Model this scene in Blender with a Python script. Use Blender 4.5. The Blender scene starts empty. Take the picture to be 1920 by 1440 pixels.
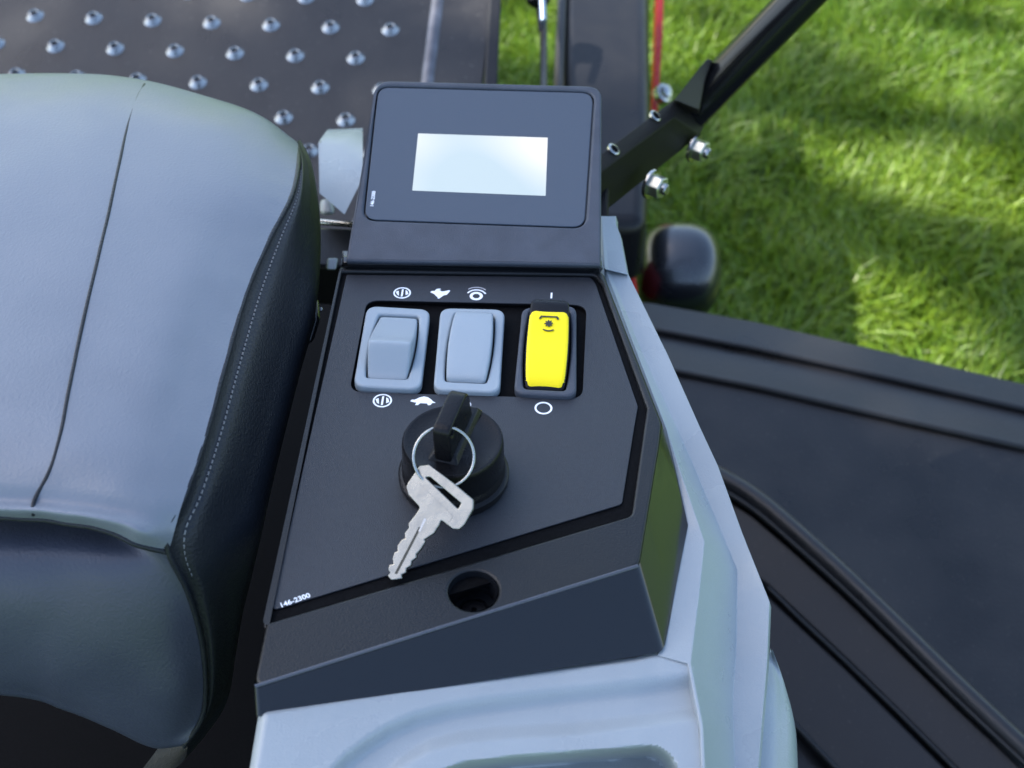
import bpy, bmesh, math, random
import numpy as np
from mathutils import Matrix, Vector
random.seed(7); rng = np.random.default_rng(7)
R = math.radians
scene = bpy.context.scene
COL = scene.collection

# ------------------------------------------------------------------ camera
F = 2500.0                                   # focal length in photo pixels (1920 wide)
YAW, PITCH = R(3.7), R(50.0)
cr = np.array([math.cos(YAW), math.sin(YAW), 0.0])
ch = np.array([-math.sin(YAW), math.cos(YAW), 0.0])
cf = ch*math.cos(PITCH) + np.array([0, 0, -math.sin(PITCH)])
cu = ch*math.sin(PITCH) + np.array([0, 0, math.cos(PITCH)])
O = np.array([0.0, 0.0, 0.62])               # a point on the control panel
CAM = O - 0.55*(cf + (900-960)/F*cr - (700-720)/F*cu)
cd = bpy.data.cameras.new('camera'); cam = bpy.data.objects.new('camera', cd); COL.objects.link(cam)
cam.matrix_world = Matrix(((cr[0], cu[0], -cf[0], CAM[0]), (cr[1], cu[1], -cf[1], CAM[1]), (cr[2], cu[2], -cf[2], CAM[2]), (0, 0, 0, 1)))
cd.sensor_width = 36; cd.lens = 36*F/1920; cd.clip_start = 0.02; cd.clip_end = 500
cd.dof.use_dof = True; cd.dof.focus_distance = 0.545; cd.dof.aperture_fstop = 13
scene.camera = cam

# ------------------------------------------------------------------ light
SUN_EL, SUN_AZ = R(50), R(286)               # azimuth measured from +Y towards +X
world = bpy.data.worlds.new('World'); scene.world = world; world.use_nodes = True
nt = world.node_tree; nt.nodes.clear()
sky = nt.nodes.new('ShaderNodeTexSky'); sky.sky_type = 'NISHITA'; sky.sun_disc = False
sky.sun_elevation = SUN_EL; sky.sun_rotation = SUN_AZ; sky.air_density = 1.0; sky.dust_density = 1.6; sky.ozone_density = 1.0
bg = nt.nodes.new('ShaderNodeBackground'); bg.inputs[1].default_value = 0.15
wo = nt.nodes.new('ShaderNodeOutputWorld')
nt.links.new(sky.outputs[0], bg.inputs[0]); nt.links.new(bg.outputs[0], wo.inputs[0])
sd = np.array([math.sin(SUN_AZ)*math.cos(SUN_EL), math.cos(SUN_AZ)*math.cos(SUN_EL), math.sin(SUN_EL)])  # towards the sun
sl = bpy.data.lights.new('sun', 'SUN'); sl.energy = 5.0; sl.angle = R(0.5); sl.color = (1, 0.95, 0.87)
so = bpy.data.objects.new('sun', sl); COL.objects.link(so)
so.rotation_euler = Vector(sd).to_track_quat('Z', 'Y').to_euler()
scene.view_settings.view_transform = 'Standard'; scene.view_settings.look = 'None'
scene.view_settings.exposure = 1.75; scene.view_settings.gamma = 1

# ------------------------------------------------------------------ materials
def mat(name, col, rough=0.5, metal=0.0, spec=0.5, coat=0.0, bump=0.0, bscale=400, var=0.0, vscale=30, rvar=0.0, col2=None, speck=0.0, sscale=500):
    m = bpy.data.materials.new(name); m.use_nodes = True
    n = m.node_tree; p = n.nodes['Principled BSDF']
    p.inputs['Roughness'].default_value = rough; p.inputs['Metallic'].default_value = metal
    p.inputs['Specular IOR Level'].default_value = spec; p.inputs['Coat Weight'].default_value = coat
    p.inputs['Base Color'].default_value = (*col, 1)
    tc = n.nodes.new('ShaderNodeTexCoord')
    if var or rvar or col2:
        t = n.nodes.new('ShaderNodeTexNoise'); t.inputs['Scale'].default_value = vscale; t.inputs['Detail'].default_value = 6
        n.links.new(tc.outputs['Object'], t.inputs['Vector'])
        if var or col2:
            r = n.nodes.new('ShaderNodeValToRGB'); r.color_ramp.elements[0].position = .32; r.color_ramp.elements[1].position = .68
            a = tuple(c*(1-var) for c in col); b = col2 or tuple(min(1, c*(1+var)) for c in col)
            r.color_ramp.elements[0].color = (*a, 1); r.color_ramp.elements[1].color = (*b, 1)
            n.links.new(t.outputs['Fac'], r.inputs[0]); n.links.new(r.outputs[0], p.inputs['Base Color'])
        if rvar:
            mr = n.nodes.new('ShaderNodeMapRange'); mr.inputs[1].default_value = .3; mr.inputs[2].default_value = .7
            mr.inputs[3].default_value = max(.02, rough-rvar); mr.inputs[4].default_value = rough+rvar
            n.links.new(t.outputs['Fac'], mr.inputs[0]); n.links.new(mr.outputs[0], p.inputs['Roughness'])
    if speck:                                  # sparse dust specks
        src = p.inputs['Base Color'].links[0].from_socket if p.inputs['Base Color'].links else None
        ts = n.nodes.new('ShaderNodeTexNoise'); ts.inputs['Scale'].default_value = sscale; ts.inputs['Detail'].default_value = 1
        n.links.new(tc.outputs['Object'], ts.inputs['Vector'])
        rs = n.nodes.new('ShaderNodeMapRange'); rs.inputs[1].default_value = .70; rs.inputs[2].default_value = .76; rs.inputs[4].default_value = speck
        n.links.new(ts.outputs['Fac'], rs.inputs[0]); mxc = n.nodes.new('ShaderNodeMixRGB'); n.links.new(rs.outputs[0], mxc.inputs[0])
        mxc.inputs[1].default_value = (*col, 1); mxc.inputs[2].default_value = (.42, .40, .36, 1)
        if src: n.links.new(src, mxc.inputs[1])
        n.links.new(mxc.outputs[0], p.inputs['Base Color'])
    if bump:
        t2 = n.nodes.new('ShaderNodeTexNoise'); t2.inputs['Scale'].default_value = bscale; t2.inputs['Detail'].default_value = 3
        n.links.new(tc.outputs['Object'], t2.inputs['Vector'])
        b = n.nodes.new('ShaderNodeBump'); b.inputs['Strength'].default_value = bump; b.inputs['Distance'].default_value = 0.0004
        n.links.new(t2.outputs['Fac'], b.inputs['Height']); n.links.new(b.outputs[0], p.inputs['Normal'])
    return m
M = {}
M['console'] = mat('console_black_plastic', (.009, .010, .011), .36, spec=.3, bump=.5, bscale=1500, rvar=.13, vscale=16)
M['gloss'] = mat('gloss_black_plastic', (.008, .009, .011), .12, spec=.45, coat=.06, rvar=.04, vscale=40)
M['label'] = mat('console_label_film', (.019, .022, .028), .45, spec=.4, bump=.6, bscale=2600, var=.12, vscale=900)
M['panel'] = mat('display_panel_film', (.066, .082, .105), .6, spec=.25, bump=.3, bscale=2600)
M['house'] = mat('display_housing_plastic', (.052, .060, .075), .5, spec=.3, bump=.5, bscale=1800, var=.1, vscale=90)
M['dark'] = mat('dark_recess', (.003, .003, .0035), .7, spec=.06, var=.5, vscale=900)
M['black'] = mat('black_painted_steel', (.007, .007, .008), .34, spec=.25, bump=.25, bscale=900, rvar=.08, vscale=50)
M['tube'] = mat('gloss_black_tube', (.006, .006, .007), .18, spec=.35, rvar=.05, vscale=50)
M['rubber'] = mat('black_rubber', (.010, .010, .011), .36, spec=.3, bump=.5, bscale=500, var=.35, vscale=14, rvar=.12, speck=.05, sscale=420)
M['pan'] = mat('floor_pan_black_steel', (.016, .015, .015), .36, spec=.35, bump=.3, bscale=300, var=.25, vscale=25, rvar=.12, speck=.12, sscale=380)
M['grey'] = mat('fender_grey_plastic', (.275, .305, .318), .3, bump=.4, bscale=1300, var=.05, vscale=20, rvar=.07, speck=.0)
M['switch'] = mat('switch_grey_plastic', (.26, .305, .335), .42, bump=.3, bscale=2500)
M['yellow'] = mat('yellow_plastic', (.88, .69, .0), .45, spec=.3, bump=.2, bscale=2500)
M['vinyl'] = mat('grey_seat_vinyl', (.143, .160, .186), .36, bump=.45, bscale=800, var=.05, vscale=30, rvar=.07)
M['vinylb'] = mat('black_seat_vinyl', (.010, .012, .016), .42, spec=.28, bump=.9, bscale=800, rvar=.08, vscale=20)
M['darkened'] = mat('seat_vinyl_shade_darkened', (.04, .046, .066), .42, spec=.4, bump=.5, bscale=800, var=.06, vscale=30, rvar=.07)  # grey seat vinyl darkened to paint the shade on the backrest
M['thread'] = mat('seat_thread', (.16, .16, .16), .7)
M['steel'] = mat('zinc_steel', (.40, .40, .38), .26, metal=1, rvar=.1, vscale=200, bump=.2, bscale=900)
M['keymetal'] = mat('nickel_key', (.30, .29, .25), .26, metal=1, bump=.1, bscale=500, rvar=.08, vscale=200, var=.08)
M['zinc'] = mat('yellow_zinc', (.46, .47, .42), .36, metal=1, rvar=.1, vscale=200)
M['rib'] = mat('worn_rubber_rib', (.012, .012, .013), .33, spec=.4, rvar=.08, vscale=60)
M['lever'] = mat('lever_black_powder_coat', (.008, .007, .007), .5, spec=.12, bump=.6, bscale=1200)
M['gusset'] = mat('gusset_coat_lightened', (.022, .018, .017), .4, spec=.45, bump=.6, bscale=1200)  # lever coat in a lighter colour, as if the plate catches light
M['lip'] = mat('console_lip_painted_highlight', (.05, .055, .07), .3, spec=.6, rvar=.08, vscale=60)  # lighter than the console, to paint its edge highlight
M['red'] = mat('red_paint', (.45, .008, .008), .5, spec=.25, rvar=.06)
M['white'] = mat('white_print', (.82, .84, .86), .5)
M['grey_print'] = mat('grey_print', (.5, .5, .52), .5)
M['blackp'] = mat('black_print', (.02, .02, .01), .5)
M['knob'] = mat('knob_black_plastic', (.006, .006, .007), .26, spec=.18, bump=.3, bscale=1500, rvar=.05, vscale=80)
M['wheel'] = mat('black_nylon_wheel', (.011, .012, .015), .25, spec=.9, bump=.4, bscale=250, rvar=.08, vscale=30)

m = bpy.data.materials.new('lcd_screen'); m.use_nodes = True
p = m.node_tree.nodes['Principled BSDF']; p.inputs['Roughness'].default_value = .12
N = m.node_tree.nodes; L = m.node_tree.links
tc = N.new('ShaderNodeTexCoord'); ns = N.new('ShaderNodeTexNoise'); ns.inputs['Scale'].default_value = 14; ns.inputs['Detail'].default_value = 1
L.new(tc.outputs['Object'], ns.inputs['Vector'])
rp = N.new('ShaderNodeValToRGB'); rp.color_ramp.elements[0].color = (.58, .72, .80, 1); rp.color_ramp.elements[1].color = (1, 1, .98, 1)
rp.color_ramp.elements[0].position = .42; rp.color_ramp.elements[1].position = .6
L.new(ns.outputs['Fac'], rp.inputs[0]); L.new(rp.outputs[0], p.inputs['Emission Color'])  # uneven glow stands in for bright sky reflected in the screen
p.inputs['Emission Strength'].default_value = .27; p.inputs['Base Color'].default_value = (.08, .09, .09, 1)
M['lcd'] = m

# ------------------------------------------------------------------ frames and pixel helpers
def ray(px, py): return cf + (px-960)/F*cr - (py-720)/F*cu
class Frame:
    def __init__(s, o, tilt):                # tilt: rise of the forward direction, degrees
        s.o = np.array(o, float); a = R(tilt)
        s.ex = np.array([1., 0, 0]); s.ey = np.array([0, math.cos(a), math.sin(a)]); s.n = np.array([0, -math.sin(a), math.cos(a)])
    def p(s, px, py, h=0.0):
        d = ray(px, py); t = (h - np.dot(CAM-s.o, s.n))/np.dot(d, s.n); return CAM + t*d
    def uv(s, px, py, h=0.0):
        q = s.p(px, py, h)-s.o; return np.array([q@s.ex, q@s.ey])
    def w(s, x, y, h=0.0): return s.o + x*s.ex + y*s.ey + h*s.n
    def mat(s, h=0.0, x=0.0, y=0.0):
        o = s.w(x, y, h)
        return Matrix(((s.ex[0], s.ey[0], s.n[0], o[0]), (s.ex[1], s.ey[1], s.n[1], o[1]), (s.ex[2], s.ey[2], s.n[2], o[2]), (0, 0, 0, 1)))
PF = Frame(O, -7)                            # control panel
mm = 0.001
DF = Frame(PF.p(890, 497, 6*mm), 12.5)       # display face
def G(px, py, z): return Frame((0, 0, z), 0).p(px, py)
def D(px, py, dep): return CAM + dep*ray(px, py)

# ------------------------------------------------------------------ object helpers
def tag(o, label=None, cat=None, group=None, kind=None):
    if label: o['label'] = label
    if cat: o['category'] = cat
    if group: o['group'] = group
    if kind: o['kind'] = kind
    return o
def link(name, me, m=None, parent=None, label=None):
    o = bpy.data.objects.new(name, me); COL.objects.link(o)
    if m is not None:
        me.materials.clear(); me.materials.append(m)
    if parent is not None: o.parent = parent
    if label: o['label'] = label
    return o
def smooth(me, ang=35):
    me.polygons.foreach_set('use_smooth', [True]*len(me.polygons))
    try: me.set_sharp_from_angle(angle=R(ang))
    except Exception: pass
def mesh(name, v, f, m, parent=None, ang=35, label=None, bevel=0, seg=3):
    me = bpy.data.meshes.new(name); me.from_pydata([tuple(map(float, q)) for q in v], [], f)
    bm = bmesh.new(); bm.from_mesh(me); bmesh.ops.recalc_face_normals(bm, faces=bm.faces); bm.to_mesh(me); bm.free()
    smooth(me, ang)
    o = link(name, me, m, parent, label)
    if bevel:
        b = o.modifiers.new('bevel', 'BEVEL'); b.width = bevel; b.segments = seg; b.limit_method = 'ANGLE'; b.angle_limit = R(20)
        b.harden_normals = False
    return o
def grid(name, P, m, parent=None, closed_u=False, caps=False, ang=60, label=None, thick=0):
    P = np.asarray(P, float); r, c = P.shape[:2]
    v = P.reshape(-1, 3).tolist(); f = []
    for i in range(r-1):
        for j in range(c if closed_u else c-1):
            k = (j+1) % c
            f.append((i*c+j, i*c+k, (i+1)*c+k, (i+1)*c+j))
    if caps: f.append(tuple(range(c))); f.append(tuple(range((r-1)*c, r*c)))
    o = mesh(name, v, f, m, parent, ang, label)
    if thick:
        s = o.modifiers.new('shell', 'SOLIDIFY'); s.thickness = thick; s.offset = -1
    return o
def catmull(P, n):
    """dense curve through the points P (k,d), n samples per span"""
    P = np.asarray(P, float); k = len(P)
    Q = np.vstack([2*P[:1]-P[1:2], P, 2*P[-1:]-P[-2:-1]]); out = []
    for i in range(k-1):
        p0, p1, p2, p3 = Q[i:i+4]
        for t in np.linspace(0, 1, n, endpoint=False):
            out.append(.5*((2*p1)+(-p0+p2)*t+(2*p0-5*p1+4*p2-p3)*t*t+(-p0+3*p1-3*p2+p3)*t**3))
    out.append(P[-1]); return np.array(out)
def patch(C, n):
    C = np.asarray(C, float); r, c, d = C.shape
    A = catmull(C.reshape(r, c*d), n).reshape(-1, c, d)
    B = catmull(A.transpose(1, 0, 2).reshape(c, -1), n)
    return B.reshape(-1, A.shape[0], d).transpose(1, 0, 2)
def rnd(pts, r, n=6):
    """round the corners of a 2-D polygon; r is one radius or one per corner"""
    pts = [np.array(p, float) for p in pts]; k = len(pts); out = []
    rr = r if hasattr(r, '__len__') else [r]*k
    for i in range(k):
        a, b, c = pts[i-1], pts[i], pts[(i+1) % k]
        u = (a-b)/np.linalg.norm(a-b); v = (c-b)/np.linalg.norm(c-b)
        t = math.acos(max(-1, min(1, u@v)))
        d = min(rr[i]/math.tan(t/2), .48*np.linalg.norm(a-b), .48*np.linalg.norm(c-b)) if rr[i] > 0 else 0
        if d <= 0: out.append(b); continue
        p0, p1 = b+u*d, b+v*d
        for s in np.linspace(0, 1, n+1): out.append((1-s)**2*p0+2*s*(1-s)*b+s*s*p1)
    return out
def plate(name, T, loops, top, thick, m, parent=None, bevel=.0004, res=2, label=None, ang=40):
    """flat plate with holes: 2-D loops in the frame matrix T, from height top down by thick"""
    cu_ = bpy.data.curves.new(name, 'CURVE'); cu_.dimensions = '2D'; cu_.fill_mode = 'BOTH'
    for lp in loops:
        s = cu_.splines.new('POLY'); s.points.add(len(lp)-1); s.use_cyclic_u = True
        for q, pt in zip(lp, s.points): pt.co = (q[0], q[1], 0, 1)
    cu_.bevel_depth = bevel; cu_.bevel_resolution = res; cu_.extrude = max(0, thick/2-bevel); cu_.offset = -bevel
    tmp = bpy.data.objects.new('tmp', cu_); COL.objects.link(tmp)
    dg = bpy.context.evaluated_depsgraph_get(); dg.update()
    me = bpy.data.meshes.new_from_object(tmp.evaluated_get(dg)); bpy.data.objects.remove(tmp); bpy.data.curves.remove(cu_)
    me.transform(T @ Matrix.Translation((0, 0, top-thick/2))); me.name = name
    smooth(me, ang)
    return link(name, me, m, parent, label)
def circle(cx, cy, r, n=40, r2=None):
    return [np.array([cx+r*math.cos(2*math.pi*i/n), cy+(r2 or r)*math.sin(2*math.pi*i/n)]) for i in range(n)]
def lathe(name, T, prof, m, parent=None, n=48, ang=40, label=None, opened=False):
    v, f = [], []
    for r, h in prof:
        for i in range(n):
            a = 2*math.pi*i/n; q = T @ Vector((r*math.cos(a), r*math.sin(a), h)); v.append(tuple(q))
    k = len(prof)
    for j in range(k-1):
        for i in range(n): f.append((j*n+i, j*n+(i+1) % n, (j+1)*n+(i+1) % n, (j+1)*n+i))
    if prof[0][0] > 1e-6 and not opened: f.append(tuple(range(n))[::-1])
    if prof[-1][0] > 1e-6: f.append(tuple(range((k-1)*n, k*n)))
    me = bpy.data.meshes.new(name); me.from_pydata(v, [], f)
    bm = bmesh.new(); bm.from_mesh(me); bmesh.ops.remove_doubles(bm, verts=bm.verts, dist=1e-6); bmesh.ops.recalc_face_normals(bm, faces=bm.faces); bm.to_mesh(me); bm.free()
    smooth(me, ang); return link(name, me, m, parent, label)
def tube(name, pts, r, m, parent=None, n=16, closed=False, label=None):
    pts = np.array(pts, float); k = len(pts); rr = r if hasattr(r, '__len__') else [r]*k
    rows = []; up = np.array([0.13, .31, .94])
    for i in range(k):
        a = pts[(i-1) % k] if (closed or i) else pts[0]; b = pts[(i+1) % k] if (closed or i < k-1) else pts[-1]
        t = (b-a)/np.linalg.norm(b-a); s = np.cross(t, up); s /= np.linalg.norm(s); q = np.cross(s, t)
        rows.append([pts[i]+rr[i]*(math.cos(2*math.pi*j/n)*s+math.sin(2*math.pi*j/n)*q) for j in range(n)])
    if closed: rows.append(rows[0])
    o = grid(name, rows, m, parent, closed_u=True, caps=not closed, ang=50, label=label)
    return o
def prism(name, top, bot, m, parent=None, bevel=.001, seg=3, label=None, ang=35):
    k = len(top); v = list(top)+list(bot); f = [tuple(range(k)), tuple(range(k, 2*k))[::-1]]
    for i in range(k): f.append((i, (i+1) % k, k+(i+1) % k, k+i))
    return mesh(name, v, f, m, parent, ang, label, bevel, seg)
def axis_T(p, d, x=None):
    z = Vector(d).normalized(); x = Vector(x) if x is not None else (Vector((0, 0, 1)) if abs(z.z) < .9 else Vector((1, 0, 0)))
    y = z.cross(x).normalized(); x = y.cross(z)
    return Matrix(((x[0], y[0], z[0], p[0]), (x[1], y[1], z[1], p[1]), (x[2], y[2], z[2], p[2]), (0, 0, 0, 1)))

# ------------------------------------------------------------------ ground and lawn
def sheet(name, z, s, m):
    o = mesh(name, [(-s, -s, z), (s, -s, z), (s, s, z), (-s, s, z)], [(0, 1, 2, 3)], m); return o
gm = mat('lawn_soil', (.045, .10, .015), .95, var=.5, vscale=40, col2=(.10, .19, .03), bump=1, bscale=60)
g = sheet('ground', 0, 120, gm); tag(g, 'green lawn ground under the mower', kind='structure')

gmat = bpy.data.materials.new('grass_blade'); gmat.use_nodes = True
N = gmat.node_tree.nodes; L = gmat.node_tree.links; p = N['Principled BSDF']
at = N.new('ShaderNodeAttribute'); at.attribute_name = 'tint'
L.new(at.outputs['Color'], p.inputs['Base Color']); p.inputs['Roughness'].default_value = .45
tr = N.new('ShaderNodeBsdfTranslucent'); mx = N.new('ShaderNodeMixShader'); mx.inputs[0].default_value = .35
L.new(at.outputs['Color'], tr.inputs['Color']); L.new(p.outputs[0], mx.inputs[1]); L.new(tr.outputs[0], mx.inputs[2])
L.new(mx.outputs[0], N['Material Output'].inputs[0])

def lawn(n, x0, x1, y0, y1, sparse):
    x = rng.uniform(x0, x1, n); y = rng.uniform(y0, y1, n)
    # clumps: blades near one spot lean the same way
    cl = np.stack([np.sin(x*31+2*np.sin(y*17))+np.cos(y*27+x*9), np.cos(x*23-y*19)+np.sin(y*37+1.5*np.sin(x*21))], 1)*.35
    ang = rng.uniform(0, 2*np.pi, n)
    lean = np.stack([np.cos(ang), np.sin(ang)], 1)*rng.uniform(.15, 1.1, n)[:, None]+cl*.8
    Lh = rng.uniform(.018, .040, n)*(1+.15*np.sin(x*12)*np.cos(y*14)); w = rng.uniform(.0008, .0017, n)
    yaw = rng.uniform(0, np.pi, n); side = np.stack([np.cos(yaw), np.sin(yaw), 0*yaw], 1)
    seg = 3; V = np.zeros((n, (seg+1)*2, 3)); base = np.stack([x, y, 0*x], 1)
    for k in range(seg+1):
        t = k/seg; q = base.copy(); q[:, :2] += lean*(Lh*.9*t**1.8)[:, None]; q[:, 2] = Lh*(t-.33*t*t*np.clip(np.linalg.norm(lean, axis=1), 0, 1.4))
        ww = (w*(1-.85*t**1.5))[:, None]
        V[:, 2*k] = q-side*ww; V[:, 2*k+1] = q+side*ww
    idx = np.arange(n)[:, None, None]*(seg+1)*2
    quad = np.array([[2*k, 2*k+1, 2*k+3, 2*k+2] for k in range(seg)])[None]
    Fc = (idx+quad).reshape(-1, 4)
    me = bpy.data.meshes.new('grass')
    me.vertices.add(n*(seg+1)*2); me.vertices.foreach_set('co', V.ravel())
    me.loops.add(Fc.size); me.loops.foreach_set('vertex_index', Fc.ravel().astype(np.int32))
    me.polygons.add(len(Fc)); me.polygons.foreach_set('loop_start', (np.arange(len(Fc))*4).astype(np.int32))
    me.update(calc_edges=True)
    hue = rng.uniform(0, 1, n); pat = .5+.5*np.sin(x*6+1.7*np.sin(y*5))*np.cos(y*7+x*2)
    c0 = np.array([.075, .175, .014]); c1 = np.array([.21, .30, .02]); c2 = np.array([.2, .28, .09])
    k = np.clip(.65*hue+.35*pat, 0, 1)[:, None]
    c = c0*(1-k)+c1*k; dry = (rng.uniform(0, 1, n) < .07)[:, None]; c = np.where(dry, c2, c)*rng.uniform(.75, 1.2, n)[:, None]
    cc = np.ones((n, (seg+1)*2, 4)); cc[:, :, :3] = c[:, None, :]
    a = me.color_attributes.new('tint', 'FLOAT_COLOR', 'POINT'); a.data.foreach_set('color', cc.ravel())
    return me
me = lawn(210000, -.35, 1.15, .25, 2.05, 0)
grass = link('grass', me, gmat); tag(grass, 'short green lawn grass with sunlit patches around the mower', 'grass', kind='stuff')
me2 = lawn(60000, -2.2, 2.6, -1.2, 3.6, 1)
me2.transform(Matrix.Translation((0, 0, -.002)))
bm = bmesh.new(); bm.from_mesh(me); bm.from_mesh(me2); bm.to_mesh(me); bm.free()

# unseen tree added to shade the machine; crown holes cut for sun patches
def build_added_shade_tree():
    cen = np.array([.35, .75, .3])+sd*7.5
    u = np.cross(sd, [0, 0, 1.]); u /= np.linalg.norm(u); v = np.cross(u, sd)
    holes = [(G(1640, 610, 0), .16), (G(1560, 520, 0), .05), (G(965, 60, 0), .17), (G(1250, 120, 0), .10), (G(1500, 30, 0), .07), (G(1850, 560, 0), .2),
             (G(1600, 330, 0), .05), (G(1640, 420, 0), .06), (G(1450, 440, 0), .03), (G(1760, 130, 0), .09), (G(1420, 250, 0), .035), (np.array([1.9, 1.6, 0]), .5), (np.array([1.0, -.3, 0]), .3), (np.array([.3, 2.6, 0]), .5)]
    hp = [((q-cen)@u, (q-cen)@v, r) for q, r in holes]
    V, Fs = [], []; n = 0
    for _ in range(42000):
        q = rng.normal(size=3); q /= np.linalg.norm(q); q *= 2.6*rng.uniform()**.45; q[2] *= .8
        a, b = q@u, q@v
        if any((a-ha)**2+(b-hb)**2 < (hr*(.8+.35*rng.uniform()))**2 for ha, hb, hr in hp): continue
        w6 = cen+q; w6 = w6-sd*((w6[2]-.6)/sd[2]); w2 = cen+q; w2 = w2-sd*((w2[2]-.28)/sd[2])
        jt = rng.normal(size=2)*.05; w6[:2] += jt; w2[:2] += jt
        keep = .03                             # leaves kept by where their shadow lands, densest over the machine
        if -.8 < w2[0] < .16 and .3 < w2[1] < 1.3: keep = .3
        if -.1 < w2[0] < 1.0 and -.7 < w2[1] < .30-.25*w2[0]: keep = .6
        if -.8 < w6[0] < .14 and -.5 < w6[1] < .27: keep = 1
        if math.hypot(w6[0]-.25, w6[1]-.28) < .15: keep = 1
        if rng.uniform() > keep: continue
        t1 = rng.normal(size=3); t1 /= np.linalg.norm(t1); t2 = np.cross(t1, rng.normal(size=3)); t2 /= np.linalg.norm(t2)
        s = rng.uniform(.05, .085); c = cen+q; k = len(V)
        V += [c-t1*s, c+t2*s*.55, c+t1*s, c-t2*s*.55]; Fs.append((k, k+1, k+2, k+3))
    root = bpy.data.objects.new('added_shade_tree', None); COL.objects.link(root); root.location = (cen[0], cen[1], 0)
    tag(root, 'unseen leafy tree added out of view to shade the mower', 'tree')
    lm = mat('tree_leaf', (.05, .11, .02), .5, var=.3, vscale=3)
    o = mesh('added_tree_crown', [x-np.array([cen[0], cen[1], 0]) for x in V], Fs, lm, root)
    bk = mat('tree_bark', (.11, .08, .055), .85, bump=1, bscale=30, var=.3, vscale=12)
    tube('added_tree_trunk', [(0, 0, -.1), (.03, 0, .8), (-.04, .03, 2), (.02, 0, cen[2]-1.2), (0, 0, cen[2]+.8)], [.22, .16, .13, .1, .03], bk, root, 14)
    for k in range(7):
        a = k*.9; z = cen[2]-1.6+.3*k
        tube('added_tree_branch', [(0, 0, z), (.6*math.cos(a), .6*math.sin(a), z+.4), (1.5*math.cos(a), 1.5*math.sin(a), z+.9)], [.06, .04, .015], bk, root, 8)
build_added_shade_tree()

# ------------------------------------------------------------------ the mower
mower = bpy.data.objects.new('riding_mower', None); COL.objects.link(mower)
tag(mower, 'black and grey riding mower with a padded seat and a side control console', 'mower')

# --- chassis under the console and seat: keeps the gaps dark
def box(name, c, s, m, parent, bevel=.003, rz=0, label=None):
    c = np.array(c, float); s = np.array(s, float)/2; v = []
    for z in (1, -1):
        for x, y in ((-1, -1), (1, -1), (1, 1), (-1, 1)):
            a, b = x*s[0], y*s[1]
            v.append(c+np.array([a*math.cos(rz)-b*math.sin(rz), a*math.sin(rz)+b*math.cos(rz), z*s[2]]))
    return prism(name, v[:4], v[4:], m, parent, bevel, 2, label)
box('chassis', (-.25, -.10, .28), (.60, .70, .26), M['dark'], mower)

# --- console housing
top_px = [(636, 500), (1130, 508), (1241, 792), (1236, 836), (1199, 1060), (474, 1291)]
cons = mower
top = [PF.p(x, y, 0) for x, y in top_px]
bot_px = [(606, 500, -45), (1128, 470, -22), (1250, 806, -7), (1290, 985, -15.5), (1243, 1222, -19), (486, 1345, -6)]
bot = [PF.p(x, y, h*mm) for x, y, h in bot_px]
# left side drops straight down
bot[0] = top[0]-np.array([.002, 0, .05]); bot[5] = PF.p(478, 1345, -8*mm)
# side walls as a ring of sloping faces; the top plate is laid over them
hole = PF.uv(888, 1107); 
out2 = [PF.uv(x, y) for x, y in top_px]
lab_px = [(650, 515), (1108, 520), (1117, 533), (1196, 762), (1189, 802), (1166, 945), (508, 1145)]
lab2 = [PF.uv(x, y, -1.0*mm) for x, y in lab_px]
# housing wall
k = len(top); zc = -0.9*mm
V = [q-PF.n*.0006 for q in top]+bot; Fc = [(i, (i+1) % k, k+(i+1) % k, k+i) for i in range(k)]
inner = [PF.w(*(np.array(PF.uv(x, y))*.0+np.array(PF.uv(x, y))), -.0006) for x, y in top_px]
wall = mesh('console_housing', V, Fc, M['gloss'], mower, 30, 'gloss black lower walls of the console', .0018, 4)
ring_out = rnd(out2, [.001, .003, .012, .012, .006, .004])
rec_px = [(641, 508), (1115, 514), (1128, 530), (1213, 765), (1207, 805), (1184, 966), (499, 1168)]
rec2 = rnd([PF.uv(x, y) for x, y in rec_px], [.001, .004, .001, .004, .004, .004, .001])
top_o = plate('console_top', PF.mat(), [ring_out, rec2, circle(hole[0], hole[1], .0088)], 0, 2.8*mm, M['console'], mower, .0012, 4, 'matte black console rim with a drilled hole')
# recessed floor that carries the label
sw_px = [(672, 574), (700, 564), (1080, 573), (1104, 590), (1096, 746), (1080, 748), (672, 738), (656, 720)]
sw_open = rnd([PF.uv(x, y, -1.1*mm) for x, y in [(688, 563), (1100, 572), (1092, 748), (655, 735)]], .006)
flr = plate('console_floor', PF.mat(), [rnd([PF.uv(x, y) for x, y in [(639, 505), (1120, 511), (1217, 765), (1211, 806), (1188, 972), (497, 1173)]], .002), sw_open], -1.8*mm, 1.4*mm, M['dark'], mower, .0003, 1)
seam = plate('console_seam', PF.mat(), [rnd([PF.uv(x, y) for x, y in [(649, 500), (1126, 506), (1226, 778), (1219, 815), (1192, 1000), (520, 1200)]], .002), sw_open], -3.3*mm, 1*mm, M['dark'], mower, .0002, 1)
lab = plate('console_label', PF.mat(), [rnd(lab2, [.001, .003, .001, .003, .003, .0025, .002]), sw_open], -1.0*mm, .6*mm, M['label'], mower, .00015, 1, 'dark grey printed film around the switches')
tube('console_lip_highlight', [PF.p(478, 1287, -.55*mm), PF.p(840, 1172, -.55*mm), PF.p(1196, 1061, -.55*mm)], .0007, M['lip'], mower, 14)  # thin pale strip added as the highlight along the front edge
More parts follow.
